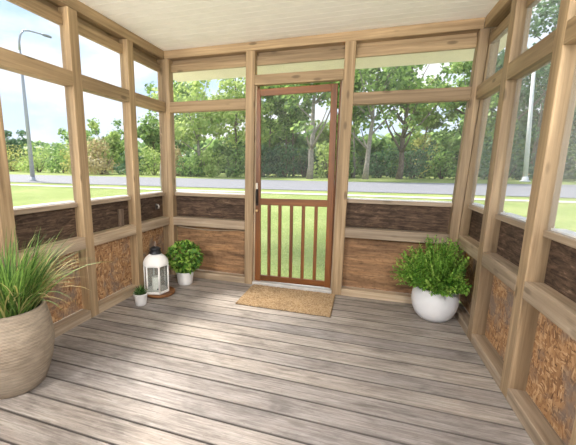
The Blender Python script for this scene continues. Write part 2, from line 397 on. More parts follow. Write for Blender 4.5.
# ------------------------------------------------------------------ doormat
def coir():
    m, nt, b, _ = newmat('coir')
    n = noise(nt, coords(nt, (1, 1, 1)), 75, 5, .8); n2 = noise(nt, coords(nt, (1, 1, 1)), 7, 4, .6)
    col = ramp(nt, n, [(.34, (.19, .12, .06)), (.5, (.37, .255, .145)), (.64, (.56, .42, .27))])
    col = mix(nt, col, ramp(nt, n2, [(.35, (.86, .85, .83)), (.65, (1.08, 1.07, 1.05))]), 1, 'MULTIPLY')
    nt.links.new(col, b.inputs['Base Color']); b.inputs['Roughness'].default_value = .95; b.inputs['Specular IOR Level'].default_value = .1
    bump(nt, b, n, .8, .01); return m
COIR = coir()
random.seed(4)
mt = thing('doormat', 'tan coir doormat lying on the deck in front of the screen door', 'doormat', (1.485, -.30, 0))
mx0, mx1, my0, my1 = 1.045, 1.930, -.565, -.030
bm = bmesh.new(); box(bm, mx0, mx1, my0, my1, .0005, .006); finish('backing', bm, plain('mat_backing', (.06, .045, .03), .9), mt)
V = []; F = []; nx, ny = 150, 92
for j in range(ny + 1):
    for i in range(nx + 1):
        e = 0 if i in (0, nx) or j in (0, ny) else 1
        V.append((mx0 + (mx1 - mx0) * i / nx + random.uniform(-.003, .003), my0 + (my1 - my0) * j / ny + random.uniform(-.003, .003), .006 + e * (.013 + random.uniform(-.003, .004))))
for j in range(ny):
    for i in range(nx):
        a = j * (nx + 1) + i; F.append((a, a + 1, a + nx + 2, a + nx + 1))
raw('coir_pile', V, F, COIR, mt)
# ------------------------------------------------------------------ leaf builders
class Leaves:
    def __init__(s): s.V = []; s.F = []; s.M = []
    def quad(s, p, u, v, m=0):
        b = len(s.V); s.V += [tuple(p - u - v), tuple(p + u - v), tuple(p + u + v), tuple(p - u + v)]; s.F.append((b, b + 1, b + 2, b + 3)); s.M.append(m)
    def leaf(s, p, d, w, L, up, m=0, bend=.25, wide=.5):
        """pointed leaf from p along d, folded along its middle, six-sided outline"""
        d = d.normalized(); side = d.cross(up); side = side.normalized() if side.length > 1e-4 else Vector((1, 0, 0))
        n = side.cross(d); b = len(s.V)
        q = p + d * (L * wide) - n * (.12 * L * bend); e = p + d * L - n * (L * bend)
        s.V += [tuple(p), tuple(p + d * (L * wide * .45) + side * w * .38 + n * w * .1), tuple(q + side * w * .5 + n * w * .12), tuple(e),
                tuple(q - side * w * .5 + n * w * .12), tuple(p + d * (L * wide * .45) - side * w * .38 + n * w * .1), tuple(q)]
        s.F += [(b, b + 1, b + 2, b + 6), (b + 6, b + 2, b + 3), (b, b + 6, b + 4, b + 5), (b + 6, b + 3, b + 4)]; s.M += [m] * 4
    def ribbon(s, pts, widths, side, m=0):
        b = len(s.V)
        for p, w in zip(pts, widths):
            n = Vector((0, 0, w * .25))
            s.V += [tuple(p - side * w), tuple(p - n), tuple(p + side * w)]
        for i in range(len(pts) - 1):
            a = b + 3 * i
            s.F += [(a, a + 1, a + 4, a + 3), (a + 1, a + 2, a + 5, a + 4)]; s.M += [m, m]
    def make(s, name, mats, parent=None, origin=None, smooth=False):
        return raw(name, s.V, s.F, mats, parent, smooth, origin, s.M)
def rdir():
    z = random.uniform(-1, 1); a = random.uniform(0, 2 * PI); r = math.sqrt(1 - z * z); return Vector((r * math.cos(a), r * math.sin(a), z))
def clampin(p, xm=.012, xM=W - .012, yM=-.012):
    p.x = min(max(p.x, xm), xM); p.y = min(p.y, yM); return p
SOIL = plain('soil', (.035, .024, .016), .95, var=.4, scale=90)
# ------------------------------------------------------------------ big planter of grass
def woven():
    m, nt, b, _ = newmat('woven_cement')
    tc = N(nt, 'ShaderNodeTexCoord'); sep = N(nt, 'ShaderNodeSeparateXYZ'); nt.links.new(tc.outputs['Object'], sep.inputs[0])
    ang = math_(nt, 'ARCTAN2', sep.outputs[1], sep.outputs[0])
    rows = math_(nt, 'SINE', math_(nt, 'MULTIPLY', sep.outputs[2], 2 * PI / .018))
    colsx = math_(nt, 'SINE', math_(nt, 'MULTIPLY', ang, 64))
    h = math_(nt, 'MULTIPLY', rows, math_(nt, 'ADD', math_(nt, 'MULTIPLY', colsx, .5), .6))
    n = noise(nt, coords(nt, (1, 1, 1)), 6, 5, .6); n3 = noise(nt, coords(nt, (12, 12, 90)), 1, 3, .6)
    col = ramp(nt, n, [(.3, (.235, .186, .134)), (.7, (.355, .292, .222))])
    col = mix(nt, col, ramp(nt, n3, [(.35, (.78, .77, .75)), (.65, (1.1, 1.09, 1.08))]), 1, 'MULTIPLY')
    nt.links.new(col, b.inputs['Base Color']); b.inputs['Roughness'].default_value = .85
    bump(nt, b, h, .3, .004); return m
PX, PY = .242, -2.075
pl = thing('potted_ornamental_grass', 'large beige round planter of tall arching green grass by the left wall', 'potted plant', (PX, PY, 0))
bm = bmesh.new()
lathe(bm, [(0, 0), (.135, 0), (.150, .012), (.172, .07), (.196, .15), (.211, .24), (.212, .30), (.203, .38), (.190, .44), (.182, .472), (.178, .482), (.168, .484), (.163, .474), (.165, .44), (.165, .43)], (PX, PY, 0), 72)
finish('pot', bm, woven(), pl, True, origin=None)
pl.children[0].data.transform(Matrix.Translation((-PX, -PY, 0))); pl.children[0].matrix_parent_inverse = Matrix.Identity(4)
bm = bmesh.new(); lathe(bm, [(0, .452), (.166, .442)], (PX, PY, 0), 36); finish('soil', bm, SOIL, pl)
random.seed(11)
G = Leaves()
for i in range(640):
    a = random.uniform(0, 2 * PI); rr = .135 * math.sqrt(random.random())
    p0 = Vector((PX + rr * math.cos(a), PY + rr * math.sin(a), .445))
    a2 = a + random.gauss(0, .55)
    out = Vector((math.cos(a2), math.sin(a2), 0))
    lean = random.random() ** .8 * (.35 + 3.0 * rr)
    L = random.uniform(.24, .52) * (1.0 if lean < .6 else 1.12)
    th = .12 + lean * .75; droop = random.uniform(.5, 1.5) * lean + .15
    pts = [p0]; n = 7; p = p0.copy()
    for k in range(n):
        th2 = min(th + droop * (k / n) ** 1.4 * 1.5, 2.35)
        p = p + (out * math.sin(th2) + Vector((0, 0, math.cos(th2)))) * (L / n); pts.append(clampin(p.copy()))
    side = Vector((-out.y, out.x, 0)); side = (side + out * random.uniform(-.6, .6)).normalized()
    w = random.uniform(.0026, .0050)
    dry = 1 if (lean > .42 and random.random() < .42) or random.random() < .04 else 0
    G.ribbon(pts, [w, w * 1.1, w, w * .95, w * .85, w * .65, w * .4, w * .08], side, dry)
G.make('grass_blades', [leaf_mat('grass_green', (.022, .070, .013), (.20, .33, .07), .3, 25), leaf_mat('grass_straw', (.30, .30, .09), (.55, .47, .22), .35, 12)], pl)
# ------------------------------------------------------------------ fern in a white ball pot
WHITE = plain('white_glaze', (.72, .72, .74), .38, var=.02); WHITE2 = plain('white_matt_pot', (.74, .73, .72), .55, var=.03)
FX, FY = 2.783, -.258
fp = thing('potted_fern', 'round white bowl pot with bushy bright green fern in the back right corner', 'potted plant', (FX, FY, 0))
bm = bmesh.new()
lathe(bm, [(0, 0), (.095, 0), (.114, .007), (.148, .045), (.172, .10), (.183, .16), (.183, .205), (.176, .25), (.165, .284), (.157, .289), (.151, .283), (.155, .25)], (FX, FY, 0), 64)
finish('pot', bm, WHITE, fp, True)
bm = bmesh.new(); lathe(bm, [(0, .270), (.155, .260)], (FX, FY, 0), 32); finish('soil', bm, SOIL, fp)
random.seed(23); G = Leaves()
up = Vector((0, 0, 1))
for i in range(250):
    a = i * 2.39996; t = (i + .5) / 250
    rr = .12 * math.sqrt(t)
    p0 = Vector((FX + rr * math.cos(a), FY + rr * math.sin(a), .272))
    th = .04 + 1.22 * t + random.gauss(0, .10)
    L = random.uniform(.32, .48) * (1 - .42 * t)
    out = Vector((math.cos(a), math.sin(a), 0)); n = 9; p = p0.copy(); pts = [p0]
    for k in range(n):
        th2 = th + .16 * (k / n) ** 2 * (.4 + t)
        p = p + (out * math.sin(th2) + up * math.cos(th2)) * (L / n); pts.append(clampin(p.copy(), xM=W - .02))
    m = 0 if random.random() < .72 else 1
    G.ribbon(pts, [.0022] * (n + 1), Vector((-out.y, out.x, 0)), m)
    for k in range(2, n + 1):
        d = (pts[k] - pts[k - 1]); 
        if d.length < 1e-4: continue
        d.normalize()
        for s_ in range(4):
            sd = rdir(); sd = (sd - d * sd.dot(d)).normalized()
            ll = random.uniform(.042, .066) * (1.05 - .5 * (k / n) ** 2)
            q = pts[k - 1].lerp(pts[k], s_ / 4)
            dd = (d * .9 + sd).normalized()
            if (q + dd * ll).z < .300 + .02 * random.random(): continue
            if q.x + dd.x * ll > W - .015 or q.y + dd.y * ll > -.003: continue
            G.leaf(q, dd, .0145, ll, up, m, .15)
G.make('fronds', [leaf_mat('fern_green', (.055, .175, .022), (.32, .56, .10), .42, 30), leaf_mat('fern_lime', (.22, .44, .06), (.52, .70, .17), .42, 14)], fp)
# ------------------------------------------------------------------ leafy plant behind lantern
MX, MY = .312, -.212
mp_ = thing('potted_leafy_plant', 'small white pot with a round bush of dark glossy leaves behind the lantern', 'potted plant', (MX, MY, 0))
bm = bmesh.new()
lathe(bm, [(0, 0), (.074, 0), (.078, .004), (.082, .03), (.083, .034), (.092, .10), (.096, .128), (.099, .132), (.099, .142), (.092, .143), (.090, .125)], (MX, MY, 0), 48)
finish('pot', bm, WHITE2, mp_, True)
bm = bmesh.new(); lathe(bm, [(0, .132), (.091, .126)], (MX, MY, 0), 24); finish('soil', bm, SOIL, mp_)
random.seed(31); G = Leaves(); bm = bmesh.new()
c = Vector((MX, MY, .305))
for i in range(26):
    d = rdir(); d.z = abs(d.z) * .9 + .15; d.normalize()
    tip = c + Vector((d.x * .15, d.y * .13, d.z * .13 - .02)); tip = clampin(tip)
    b0 = Vector((MX + random.uniform(-.04, .04), MY + random.uniform(-.04, .04), .125))
    tube(bm, [b0, b0.lerp(tip, .5) + Vector((0, 0, .02)), tip], [.003, .0025, .0015], 5)
finish('stems', bm, plain('green_stem', (.08, .14, .03), .6), mp_, True)
for i in range(900):
    d = rdir(); r = random.uniform(.55, 1.0) ** .5
    p = c + Vector((d.x * .185 * r, d.y * .17 * r, d.z * .165 * r))
    if p.z < .15: p.z = .15 + random.random() * .05
    dd = (d + rdir() * .7 + Vector((0, 0, -.1))).normalized()
    L = random.uniform(.032, .054)
    if p.x < .02 or p.y > -.02 or (p + dd * L).y > -.005 or (p + dd * L).x < .005: continue
    G.leaf(p, dd, L * .72, L, d if abs(d.dot(dd)) < .9 else up, 0 if random.random() < .55 else 1, .2)
G.make('leaves', [leaf_mat('leaf_dark', (.030, .100, .016), (.13, .30, .045), .3, 18, .4), leaf_mat('leaf_fresh', (.15, .33, .04), (.40, .58, .12), .35, 18, .4)], mp_)
# ------------------------------------------------------------------ tiny pot in front
SX, SY = .212, -.862
sp = thing('potted_succulent', 'tiny white pot with spiky dark succulent, in front of the lantern', 'potted plant', (SX, SY, 0))
bm = bmesh.new(); lathe(bm, [(0, 0), (.045, 0), (.048, .004), (.056, .06), (.063, .100), (.067, .104), (.067, .113), (.060, .113), (.057, .09)], (SX, SY, 0), 40)
finish('pot', bm, WHITE2, sp, True)
bm = bmesh.new(); lathe(bm, [(0, .1), (.054, .095)], (SX, SY, 0), 24); finish('soil', bm, SOIL, sp)
random.seed(5); G = Leaves()
for i in range(60):
    a = i * 2.4; t = i / 60; out = Vector((math.cos(a), math.sin(a), 0)); th = .1 + 1.15 * t + random.gauss(0, .1)
    L = random.uniform(.07, .10) * (1.05 - .3 * t); p = Vector((SX, SY, .10)) + out * .02 * t; pts = [p.copy()]
    for k in range(5):
        th2 = th + .35 * k / 5; p = p + (out * math.sin(th2) + up * math.cos(th2)) * L / 5; pts.append(p.copy())
    G.ribbon(pts, [.006, .0078, .0075, .006, .0036, .0004], Vector((-out.y, out.x, 0)), 0 if random.random() < .75 else 1)
G.make('leaves', [leaf_mat('succulent_dark', (.025, .075, .018), (.09, .20, .05), .2, 20), leaf_mat('succulent_light', (.09, .20, .05), (.22, .36, .11), .2, 20)], sp)
# ------------------------------------------------------------------ lantern on a wooden tray, with a candle inside
TX, TY = .222, -.566
tr = thing('round_wooden_tray', 'round brown wooden tray under the white lantern', 'tray', (TX, TY, 0))
bm = bmesh.new(); lathe(bm, [(0, .004), (.142, .004), (.149, .008), (.150, .026), (.146, .031), (.138, .031), (.136, .027), (0, .027)], (TX, TY, 0), 56)
finish('disc', bm, wood('tray_wood', 0, (.13, .052, .018), (.29, .13, .05), grain=22, rough=.5, tint=.02), tr, True)
for k in range(3):
    bm = bmesh.new(); lathe(bm, [(0, 0), (.012, 0), (.012, .005), (0, .005)], (TX + .11 * math.cos(k * 2.1), TY + .11 * math.sin(k * 2.1), 0), 14); finish('foot', bm, plain('felt', (.03, .02, .015), .9), tr)
LX, LY, LZ = .194, -.578, .0272
ln = thing('candle_lantern', 'white metal candle lantern with glass panes and black cap', 'lantern', (LX, LY, LZ))
LW = plain('lantern_white', (.76, .75, .73), .5, var=.05); LB = plain('lantern_black', (.018, .019, .023), .4, .3)
def ngon(r, n=6, a0=0): return [(LX + r * math.cos(a0 + 2 * PI * k / n), LY + r * math.sin(a0 + 2 * PI * k / n)) for k in range(n)]
A0 = math.radians(-43)
def prism(bm, prof, n=6):
    rings = [[bm.verts.new((x, y, LZ + z)) for x, y in ngon(r, n, A0)] for r, z in prof]
    for a, b in zip(rings, rings[1:]):
        for k in range(n): bm.faces.new((a[k], a[(k + 1) % n], b[(k + 1) % n], b[k]))
    bm.faces.new(rings[0][::-1]); bm.faces.new(rings[-1])
bm = bmesh.new(); prism(bm, [(.124, 0), (.127, .004), (.127, .022), (.121, .026)]); finish('base', bm, LW, ln, bev=.002)
bm = bmesh.new(); prism(bm, [(.121, .276), (.127, .279), (.127, .292), (.124, .297)]); finish('upper_ring', bm, LW, ln, bev=.002)
bm = bmesh.new(); lathe(bm, [(.124, .292), (.122, .312), (.112, .338), (.094, .362), (.074, .379), (.056, .39), (.05, .393), (0, .393)], (LX, LY, LZ), 48); finish('dome', bm, LW, ln, True)
ps = ngon(.119, 6, A0)
for k, (x, y) in enumerate(ps):
    bm = bmesh.new(); tube(bm, [(x, y, LZ + .022), (x, y, LZ + .28)], .0085, 8); finish('corner_bar', bm, LW, ln, True)
gm, nt, b, out = newmat('lantern_glass'); nt.nodes.remove(b)
tn = N(nt, 'ShaderNodeBsdfTransparent'); tn.inputs[0].default_value = (.93, .95, .94, 1); gl_ = N(nt, 'ShaderNodeBsdfGlossy'); gl_.inputs['Roughness'].default_value = .05
fr = N(nt, 'ShaderNodeFresnel'); fr.inputs[0].default_value = 1.35; dfu = N(nt, 'ShaderNodeBsdfDiffuse'); dfu.inputs[0].default_value = (.75, .76, .72, 1)
mx = N(nt, 'ShaderNodeMixShader'); nt.links.new(fr.outputs[0], mx.inputs[0]); nt.links.new(tn.outputs[0], mx.inputs[1]); nt.links.new(gl_.outputs[0], mx.inputs[2])
dust = noise(nt, coords(nt, (1, 1, 1)), 20, 3); mx2 = N(nt, 'ShaderNodeMixShader'); nt.links.new(ramp(nt, dust, [(.3, (.09,) * 3), (.7, (.12,) * 3)]), mx2.inputs[0])
nt.links.new(mx.outputs[0], mx2.inputs[1]); nt.links.new(dfu.outputs[0], mx2.inputs[2]); nt.links.new(mx2.outputs[0], out.inputs[0])
for k in range(6):
    x0, y0 = ps[k]; x1, y1 = ps[(k + 1) % 6]
    dx, dy = x1 - x0, y1 - y0; l = math.hypot(dx, dy); nx_, ny_ = -dy / l * .001, dx / l * .001
    e = .008 / l; a = (x0 + dx * e, y0 + dy * e); c2 = (x1 - dx * e, y1 - dy * e)
    bm = bmesh.new(); vs = []
    for s_ in (1, -1):
        for (px, py), z in ((a, .027), (c2, .027), (c2, .276), (a, .276)): vs.append(bm.verts.new((px + nx_ * s_, py + ny_ * s_, LZ + z)))
    for f in ((0, 1, 2, 3), (7, 6, 5, 4), (0, 4, 5, 1), (1, 5, 6, 2), (2, 6, 7, 3), (3, 7, 4, 0)): bm.faces.new([vs[i] for i in f])
    finish('glass_pane', bm, gm, ln)
bm = bmesh.new(); lathe(bm, [(.050, .392), (.060, .396), (.062, .404), (.054, .412), (.050, .434), (.056, .440), (.052, .450), (.030, .462), (.014, .468), (0, .469)], (LX, LY, LZ), 40); finish('cap', bm, LB, ln, True)
bm = bmesh.new(); tube(bm, [(LX + .022 * math.cos(t) * .8, LY - .022 * math.cos(t) * .6, LZ + .490 + .024 * math.sin(t)) for t in [2 * PI * k / 20 for k in range(21)]], .0045, 8, False); finish('carry_ring', bm, plain('ring_metal', (.45, .36, .30), .35, .7), ln, True)
bm = bmesh.new(); bmesh.ops.create_uvsphere(bm, u_segments=12, v_segments=8, radius=.007, matrix=Matrix.Translation((ps[0][0] - .012, ps[0][1] - .012, LZ + .06))); finish('latch', bm, LB, ln, True)
cd = thing('pillar_candle', 'cream pillar candle standing inside the lantern', 'candle', (LX, LY, LZ + .026))
bm = bmesh.new(); lathe(bm, [(0, .0262), (.043, .0262), (.044, .03), (.044, .150), (.041, .155), (.034, .152), (0, .149)], (LX, LY, LZ), 40); finish('wax', bm, plain('wax', (.90, .885, .83), .5, var=.02), cd, True)
bm = bmesh.new(); tube(bm, [(LX, LY, LZ + .148), (LX + .001, LY, LZ + .16), (LX + .003, LY, LZ + .167)], .0014, 6); finish('wick', bm, plain('wick', (.03, .02, .02), .9), cd, True)
# ------------------------------------------------------------------ outside ground
def gz(x, y):
    pts = [(-60, -.36), (2.5, -.36), (8, -.14), (14.5, .12), (20, .17), (26, .2), (36, .3), (70, .45), (400, .8)]
    for (a, za), (b, zb) in zip(pts, pts[1:]):
        if y <= b:
            t = max(0, (y - a) / (b - a)); return za + (zb - za) * t
    return .8
def near(x): return 12.9 + .045 * (x + 30) if x < 60 else 17
def far(x):
    if x < 2: return 22.2 + (x + 50) * .062
    return 25.4 + (x - 2) * .26
def strip(bm, fa, fb, x0, x1, nxx, dz, nyy=6):
    g = [[bm.verts.new((x, y, gz(x, y) + dz)) for y in [fa(x) + (fb(x) - fa(x)) * j / nyy for j in range(nyy + 1)]] for x in [x0 + (x1 - x0) * i / nxx for i in range(nxx + 1)]]
    for i in range(nxx):
        for j in range(nyy): bm.faces.new((g[i][j], g[i + 1][j], g[i + 1][j + 1], g[i][j + 1]))
def lawn_mat():
    m, nt, b, _ = newmat('lawn_grass')
    n = noise(nt, coords(nt, (1, 1, 1)), .45, 5, .65); n2 = noise(nt, coords(nt, (1, 1, 1)), 22, 4, .7)
    col = ramp(nt, n, [(.3, (.22, .29, .085)), (.5, (.29, .355, .12)), (.7, (.38, .42, .17))])
    col = mix(nt, col, ramp(nt, n2, [(.3, (.62, .66, .6)), (.7, (1.25, 1.2, 1.2))]), 1, 'MULTIPLY')
    nt.links.new(col, b.inputs['Base Color']); b.inputs['Roughness'].default_value = .9; b.inputs['Specular IOR Level'].default_value = .1
    bump(nt, b, n2, .6, .05); return m
LAWN = lawn_mat()
bm = bmesh.new()
ys = [-60, -20, -6, 0, 2.5, 5, 8, 11, 14.5, 20, 26, 36, 50, 70, 120, 400]; xs = [-400, -150, -80, -50, -30, -20, -12, -6, 0, 6, 12, 20, 30, 50, 90, 400]
g = [[bm.verts.new((x, y, gz(x, y))) for y in ys] for x in xs]
for i in range(len(xs) - 1):
    for j in range(len(ys) - 1): bm.faces.new((g[i][j], g[i + 1][j], g[i + 1][j + 1], g[i][j + 1]))
tag(finish('lawn', bm, LAWN), 'mown green lawn around the porch', None, None, 'structure')
bm = bmesh.new(); strip(bm, near, far, -110, 90, 60, .025, 10)
tag(finish('road', bm, plain('asphalt', (.21, .212, .235), .85, var=.1, scale=3)), 'grey road crossing beyond the lawn', None, None, 'structure')
bm = bmesh.new(); strip(bm, lambda x: near(x) - 1.9, lambda x: near(x) - 1.25, -110, 90, 60, .02, 1)
tag(finish('footpath', bm, plain('pale_concrete', (.52, .50, .42), .9, var=.08, scale=2)), 'narrow pale footpath along the near side of the road', None, None, 'structure')
BOUNCE_GRAV = plain('pale_bounce_gravel', (.62, .57, .50), .95, var=.12, scale=40)  # added pale ground, bounces daylight up to the ceiling and soffit
for nm, x0, x1, y0, y1 in (('bounce_ground_left', -7.0, -.35, -14, .6), ('bounce_ground_behind', -.35, 7.0, -14, -4.1), ('bounce_ground_right', 3.35, 6.6, -4.1, 1.0), ('bounce_ground_back', -.35, 3.35, .2, 1.3)):
    bm = bmesh.new(); box(bm, x0, x1, y0, y1, -.40, -.335)
    tag(finish(nm, bm, BOUNCE_GRAV), 'pale gravel added beside the porch to bounce light upward', None, None, 'structure')
# grass blades close to the door
random.seed(77); G = Leaves()
for i in range(7000):
    x = random.uniform(-1.2, 4.0); y = 1.32 + 6.0 * random.random() ** 1.3
    h = random.uniform(.025, .06); a = random.uniform(0, 2 * PI); d = Vector((math.cos(a), math.sin(a), 0)); w = d.cross(up) * .004
    p = Vector((x, y, gz(x, y) - .004)); b = len(G.V)
    G.V += [tuple(p - w), tuple(p + w), tuple(p + d * h * .55 + Vector((0, 0, h)))]; G.F.append((b, b + 1, b + 2)); G.M.append(0)
tag(G.make('grass', [leaf_mat('lawn_blades', (.26, .38, .11), (.50, .60, .24), .45, 2)]), 'short lawn grass growing just outside the screen door', None, None, 'stuff')
# ------------------------------------------------------------------ trees and bushes
BARK = plain('grey_bark', (.30, .265, .235), .9, var=.3, scale=6); BARK2 = plain('brown_bark', (.17, .13, .10), .9, var=.3, scale=6)
TL_ = {'mid': leaf_mat('tree_mid', (.095, .20, .055), (.44, .62, .18), .5, .6),
       'light': leaf_mat('tree_light', (.24, .37, .085), (.62, .72, .26), .5, .6),
       'dark': leaf_mat('tree_dark', (.045, .110, .055), (.17, .32, .14), .42, .6),
       'tan': leaf_mat('bush_tan', (.34, .27, .12), (.62, .52, .28), .4, .8),
       'yellow': leaf_mat('bush_yellow', (.32, .36, .09), (.64, .62, .22), .42, .8)}
def cluster(G, c, R, n, size, shell=.55):
    for i in range(n):
        d = rdir(); r = (shell + (1 - shell) * random.random()) if random.random() < .8 else random.random()
        p = c + Vector((d.x * R.x * r, d.y * R.y * r, d.z * R.z * r))
        nn = (d + rdir() * .8 + Vector((0, 0, .35))).normalized(); u = nn.orthogonal().normalized(); v = nn.cross(u)
        s = size * random.uniform(.55, 1.2); G.quad(p, u * s * .5, v * s * .38)
def tree(x, y, h, r0, crown_z, cr, kind, bark, label, seed, lean=0, fork=False, dens=1.0, group=None, size=.34, qmin=.35):
    random.seed(seed); z0 = gz(x, y) - .05
    t = thing('tree', label, 'tree', (x, y, z0), group)
    bm = bmesh.new(); top = Vector((x + lean, y, z0 + h * .82)); pts = []; rad = []
    for k in range(9):
        q = k / 8; pts.append(Vector((x, y, z0)).lerp(top, q) + Vector((random.uniform(-.12, .12), random.uniform(-.12, .12), 0)) * (1 if k else 0)); rad.append(r0 * (1.25 if k == 0 else 1) * (1 - .75 * q))
    tube(bm, pts, rad, 10); tips = []
    for k in range(9 if not fork else 12):
        q = random.uniform(qmin if not fork else .28, .9); p = pts[min(8, int(q * 8))]; a = k * 2.4 + random.random(); L = cr * random.uniform(.55, 1.0)
        e = p + Vector((math.cos(a) * L, math.sin(a) * L, L * random.uniform(.6, 1.3))); m = p.lerp(e, .5) + Vector((0, 0, -.1 * L))
        rr = r0 * (1 - .75 * q); tube(bm, [p, m, e], [rr * .6, rr * .38, rr * .12], 7); tips.append(e)
    finish('trunk', bm, bark, t, True)
    G = Leaves(); zc = z0 + (crown_z + h) / 2; hz = (h - crown_z) / 2
    for k in range(15):
        d = rdir(); r = random.uniform(.35, .8)
        c = Vector((x + lean * .6 + d.x * cr * r, y + d.y * cr * r, zc + d.z * hz * r * 1.05)); R = cr * random.uniform(.3, .5)
        cluster(G, c, Vector((R, R, R * .72)), int(190 * dens * max(1, h / 15)), size)
    for e in tips: cluster(G, e, Vector((.9, .9, .7)) * (cr / 3.5), int(70 * dens), size)
    G.make('crown', [TL_[kind]], t); return t
def bush(x, y, w, h, kind, label, seed, group=None, n=900, size=.24):
    random.seed(seed); z0 = gz(x, y) - .02
    t = thing('bush', label, 'bush', (x, y, z0), group)
    bm = bmesh.new()
    for k in range(6):
        a = k * 1.05; e = Vector((x + math.cos(a) * w * .3, y + math.sin(a) * w * .3, z0 + h * .6)); b0 = Vector((x + math.cos(a) * .1, y + math.sin(a) * .1, z0))
        tube(bm, [b0, b0.lerp(e, .5), e], [.05, .035, .012], 6)
    finish('stems', bm, BARK2, t, True)
    G = Leaves()
    for k in range(8):
        a = random.uniform(0, 2 * PI); r = random.random() ** .5 * w * .36; zz = (.22 if k < 4 else random.uniform(.4, .76)) * h
        R = random.uniform(.24, .34) * w
        cluster(G, Vector((x + r * math.cos(a), y + r * math.sin(a), z0 + zz)), Vector((R, R, min(R, (h - zz + .05) if zz > h * .5 else zz + .1))), n // 8, size)
    G.make('foliage', [TL_[kind]], t); return t
# trees seen between the posts
tree(-15.2, 30.4, 12.5, .20, 1.6, 4.2, 'light', BARK, 'bright light green tree across the road, left side of the back left screen', 101)
tree(-13.0, 36.0, 14.5, .22, 2.5, 4.6, 'light', BARK2, 'tall light green tree just left of the door, beyond the road', 102)
tree(-23.0, 38.0, 13.0, .20, 2.0, 4.2, 'mid', BARK2, 'tree seen past the back left corner posts, beyond the road', 103)
tree(-2.9, 30.2, 14.0, .30, 5.6, 4.6, 'mid', BARK, 'thick pale grey trunk tree seen through the screen door', 104, .3, True, .68)
tree(-9.9, 40.4, 13.5, .16, 3.6, 3.4, 'mid', BARK2, 'slim tree at the left edge of the door view', 105, .2)
tree(-8.3, 43.0, 14.0, .15, 4.6, 3.0, 'light', BARK2, 'slender pale leaved tree behind the door, left of the thick grey trunk', 106)
tree(-6.0, 37.5, 12.0, .14, 4.0, 2.6, 'mid', BARK2, 'thin dark trunk tree close beside the thick grey trunk', 107, -.4)
tree(-1.6, 43.0, 9.0, .18, 2.2, 3.4, 'light', BARK2, 'lower light green tree at the right edge of the door view', 108)
tree(2.4, 31.9, 14.0, .26, 5.2, 4.2, 'mid', BARK, 'tall grey trunk tree at the left of the back right screen', 109, .5, True, .6)
tree(1.2, 36.0, 12.5, .13, 4.5, 2.8, 'mid', BARK, 'thin grey trunk tree hard against the left post of the back right screen', 110, -.5)
tree(5.8, 35.0, 13.5, .30, 5.2, 4.4, 'mid', BARK2, 'brown forked trunk tree in the middle of the back right screen', 111, .3, True, .62)
tree(8.9, 42.0, 13.0, .16, 4.6, 3.4, 'light', BARK2, 'slim light green tree right of the brown forked trunk', 112, .3)
tree(13.0, 41.5, 14.0, .24, 2.6, 4.4, 'mid', BARK2, 'full mid green tree at the right of the back right screen', 113)
tree(17.6, 43.5, 19, .26, 1.4, 4.6, 'dark', BARK2, 'dark green tree seen between the right corner and first right post', 114)
tree(22.4, 47.5, 25, .30, 1.2, 5.6, 'dark', BARK2, 'dark green tree behind the white pole', 115)
tree(27.5, 46.5, 26, .30, 1.2, 5.6, 'dark', BARK2, 'dark green tree beyond the second right wall post', 116)
tree(33.5, 49.0, 26, .30, 1.2, 5.6, 'mid', BARK2, 'green tree at the right edge beyond the road', 117)
tree(-3.79, 5.94, 13.0, .13, 6.4, 3.2, 'light', BARK, 'added shade tree close outside the back left corner, trunk hidden by the corner posts', 118, 0, False, 2.4, size=.22, qmin=.62)  # near tree added to dapple the sun on the deck, crown thickened for it
# low trees and bushes along the left horizon
tree(-54.0, 38.0, 7.0, .16, .8, 3.2, 'dark', BARK2, 'bluish dark low tree at far left beyond the road', 121)
tree(-47.0, 46.0, 6.6, .16, .8, 3.6, 'mid', BARK2, 'low round tree right of the street lamp pole', 122)
tree(-40.0, 44.0, 7.2, .16, .8, 3.8, 'mid', BARK2, 'low green tree left of the second left wall post', 123)
tree(-33.5, 36.5, 6.2, .15, .6, 2.6, 'light', BARK2, 'low light green tree right of the second left wall post', 124)
tree(-25.0, 36.5, 7.6, .15, 1.2, 2.6, 'mid', BARK2, 'slim green tree in the last left screen', 125)
bush(-27.4, 29.2, 6.4, 4.6, 'tan', 'tan and yellow bush in the middle left screen', 131, n=1400)
bush(-31.0, 30.0, 4.6, 3.8, 'yellow', 'yellow green bush left of the tan bush', 132)
bush(-24.2, 30.8, 3.6, 3.2, 'dark', 'dark green bush right of the tan bush', 133)
bush(-40.0, 31.5, 5.8, 4.0, 'light', 'light green bush left of the second left wall post', 134)
bush(-47.0, 33.0, 6.0, 4.2, 'yellow', 'yellowish bush beside the street lamp pole', 135)
bush(-35.6, 31.5, 5.0, 4.2, 'mid', 'mid green bush hidden partly by the second left wall post', 136)
bush(-21.8, 31.5, 4.6, 3.4, 'light', 'light green bush in the last left screen', 137)
bush(-18.6, 30.6, 3.6, 3.4, 'tan', 'tan bush at the lower left of the back left screen', 138, n=1100)
bush(-15.8, 29.4, 3.4, 2.2, 'mid', 'low mid green bush in the back left screen', 139)
bush(-13.4, 29.6, 3.4, 3.0, 'light', 'light green bush in the middle of the back left screen', 140)
bush(-11.0, 30.4, 3.6, 3.4, 'mid', 'rounded green bush next to the left door post', 141)
GU = 'undergrowth bushes behind the door trunks'
for k, (x, y, w, h, kd) in enumerate([(-8.6, 33.0, 3.6, 4.4, 'dark'), (-6.2, 33.6, 3.6, 4.0, 'dark'), (-4.2, 34.5, 3.4, 4.6, 'dark')]):
    bush(x, y, w, h, kd, ['dark bush at the left of the door view', 'dark bush between thin trunks in the door view', 'dark bush right behind the thick grey trunk'][k], 150 + k)
bush(-1.3, 33.0, 3.6, 4.6, 'light', 'bright green bush right of the thick grey trunk', 155)
bush(.8, 36.0, 3.6, 3.6, 'mid', 'green bush left of the tall grey trunk', 156)
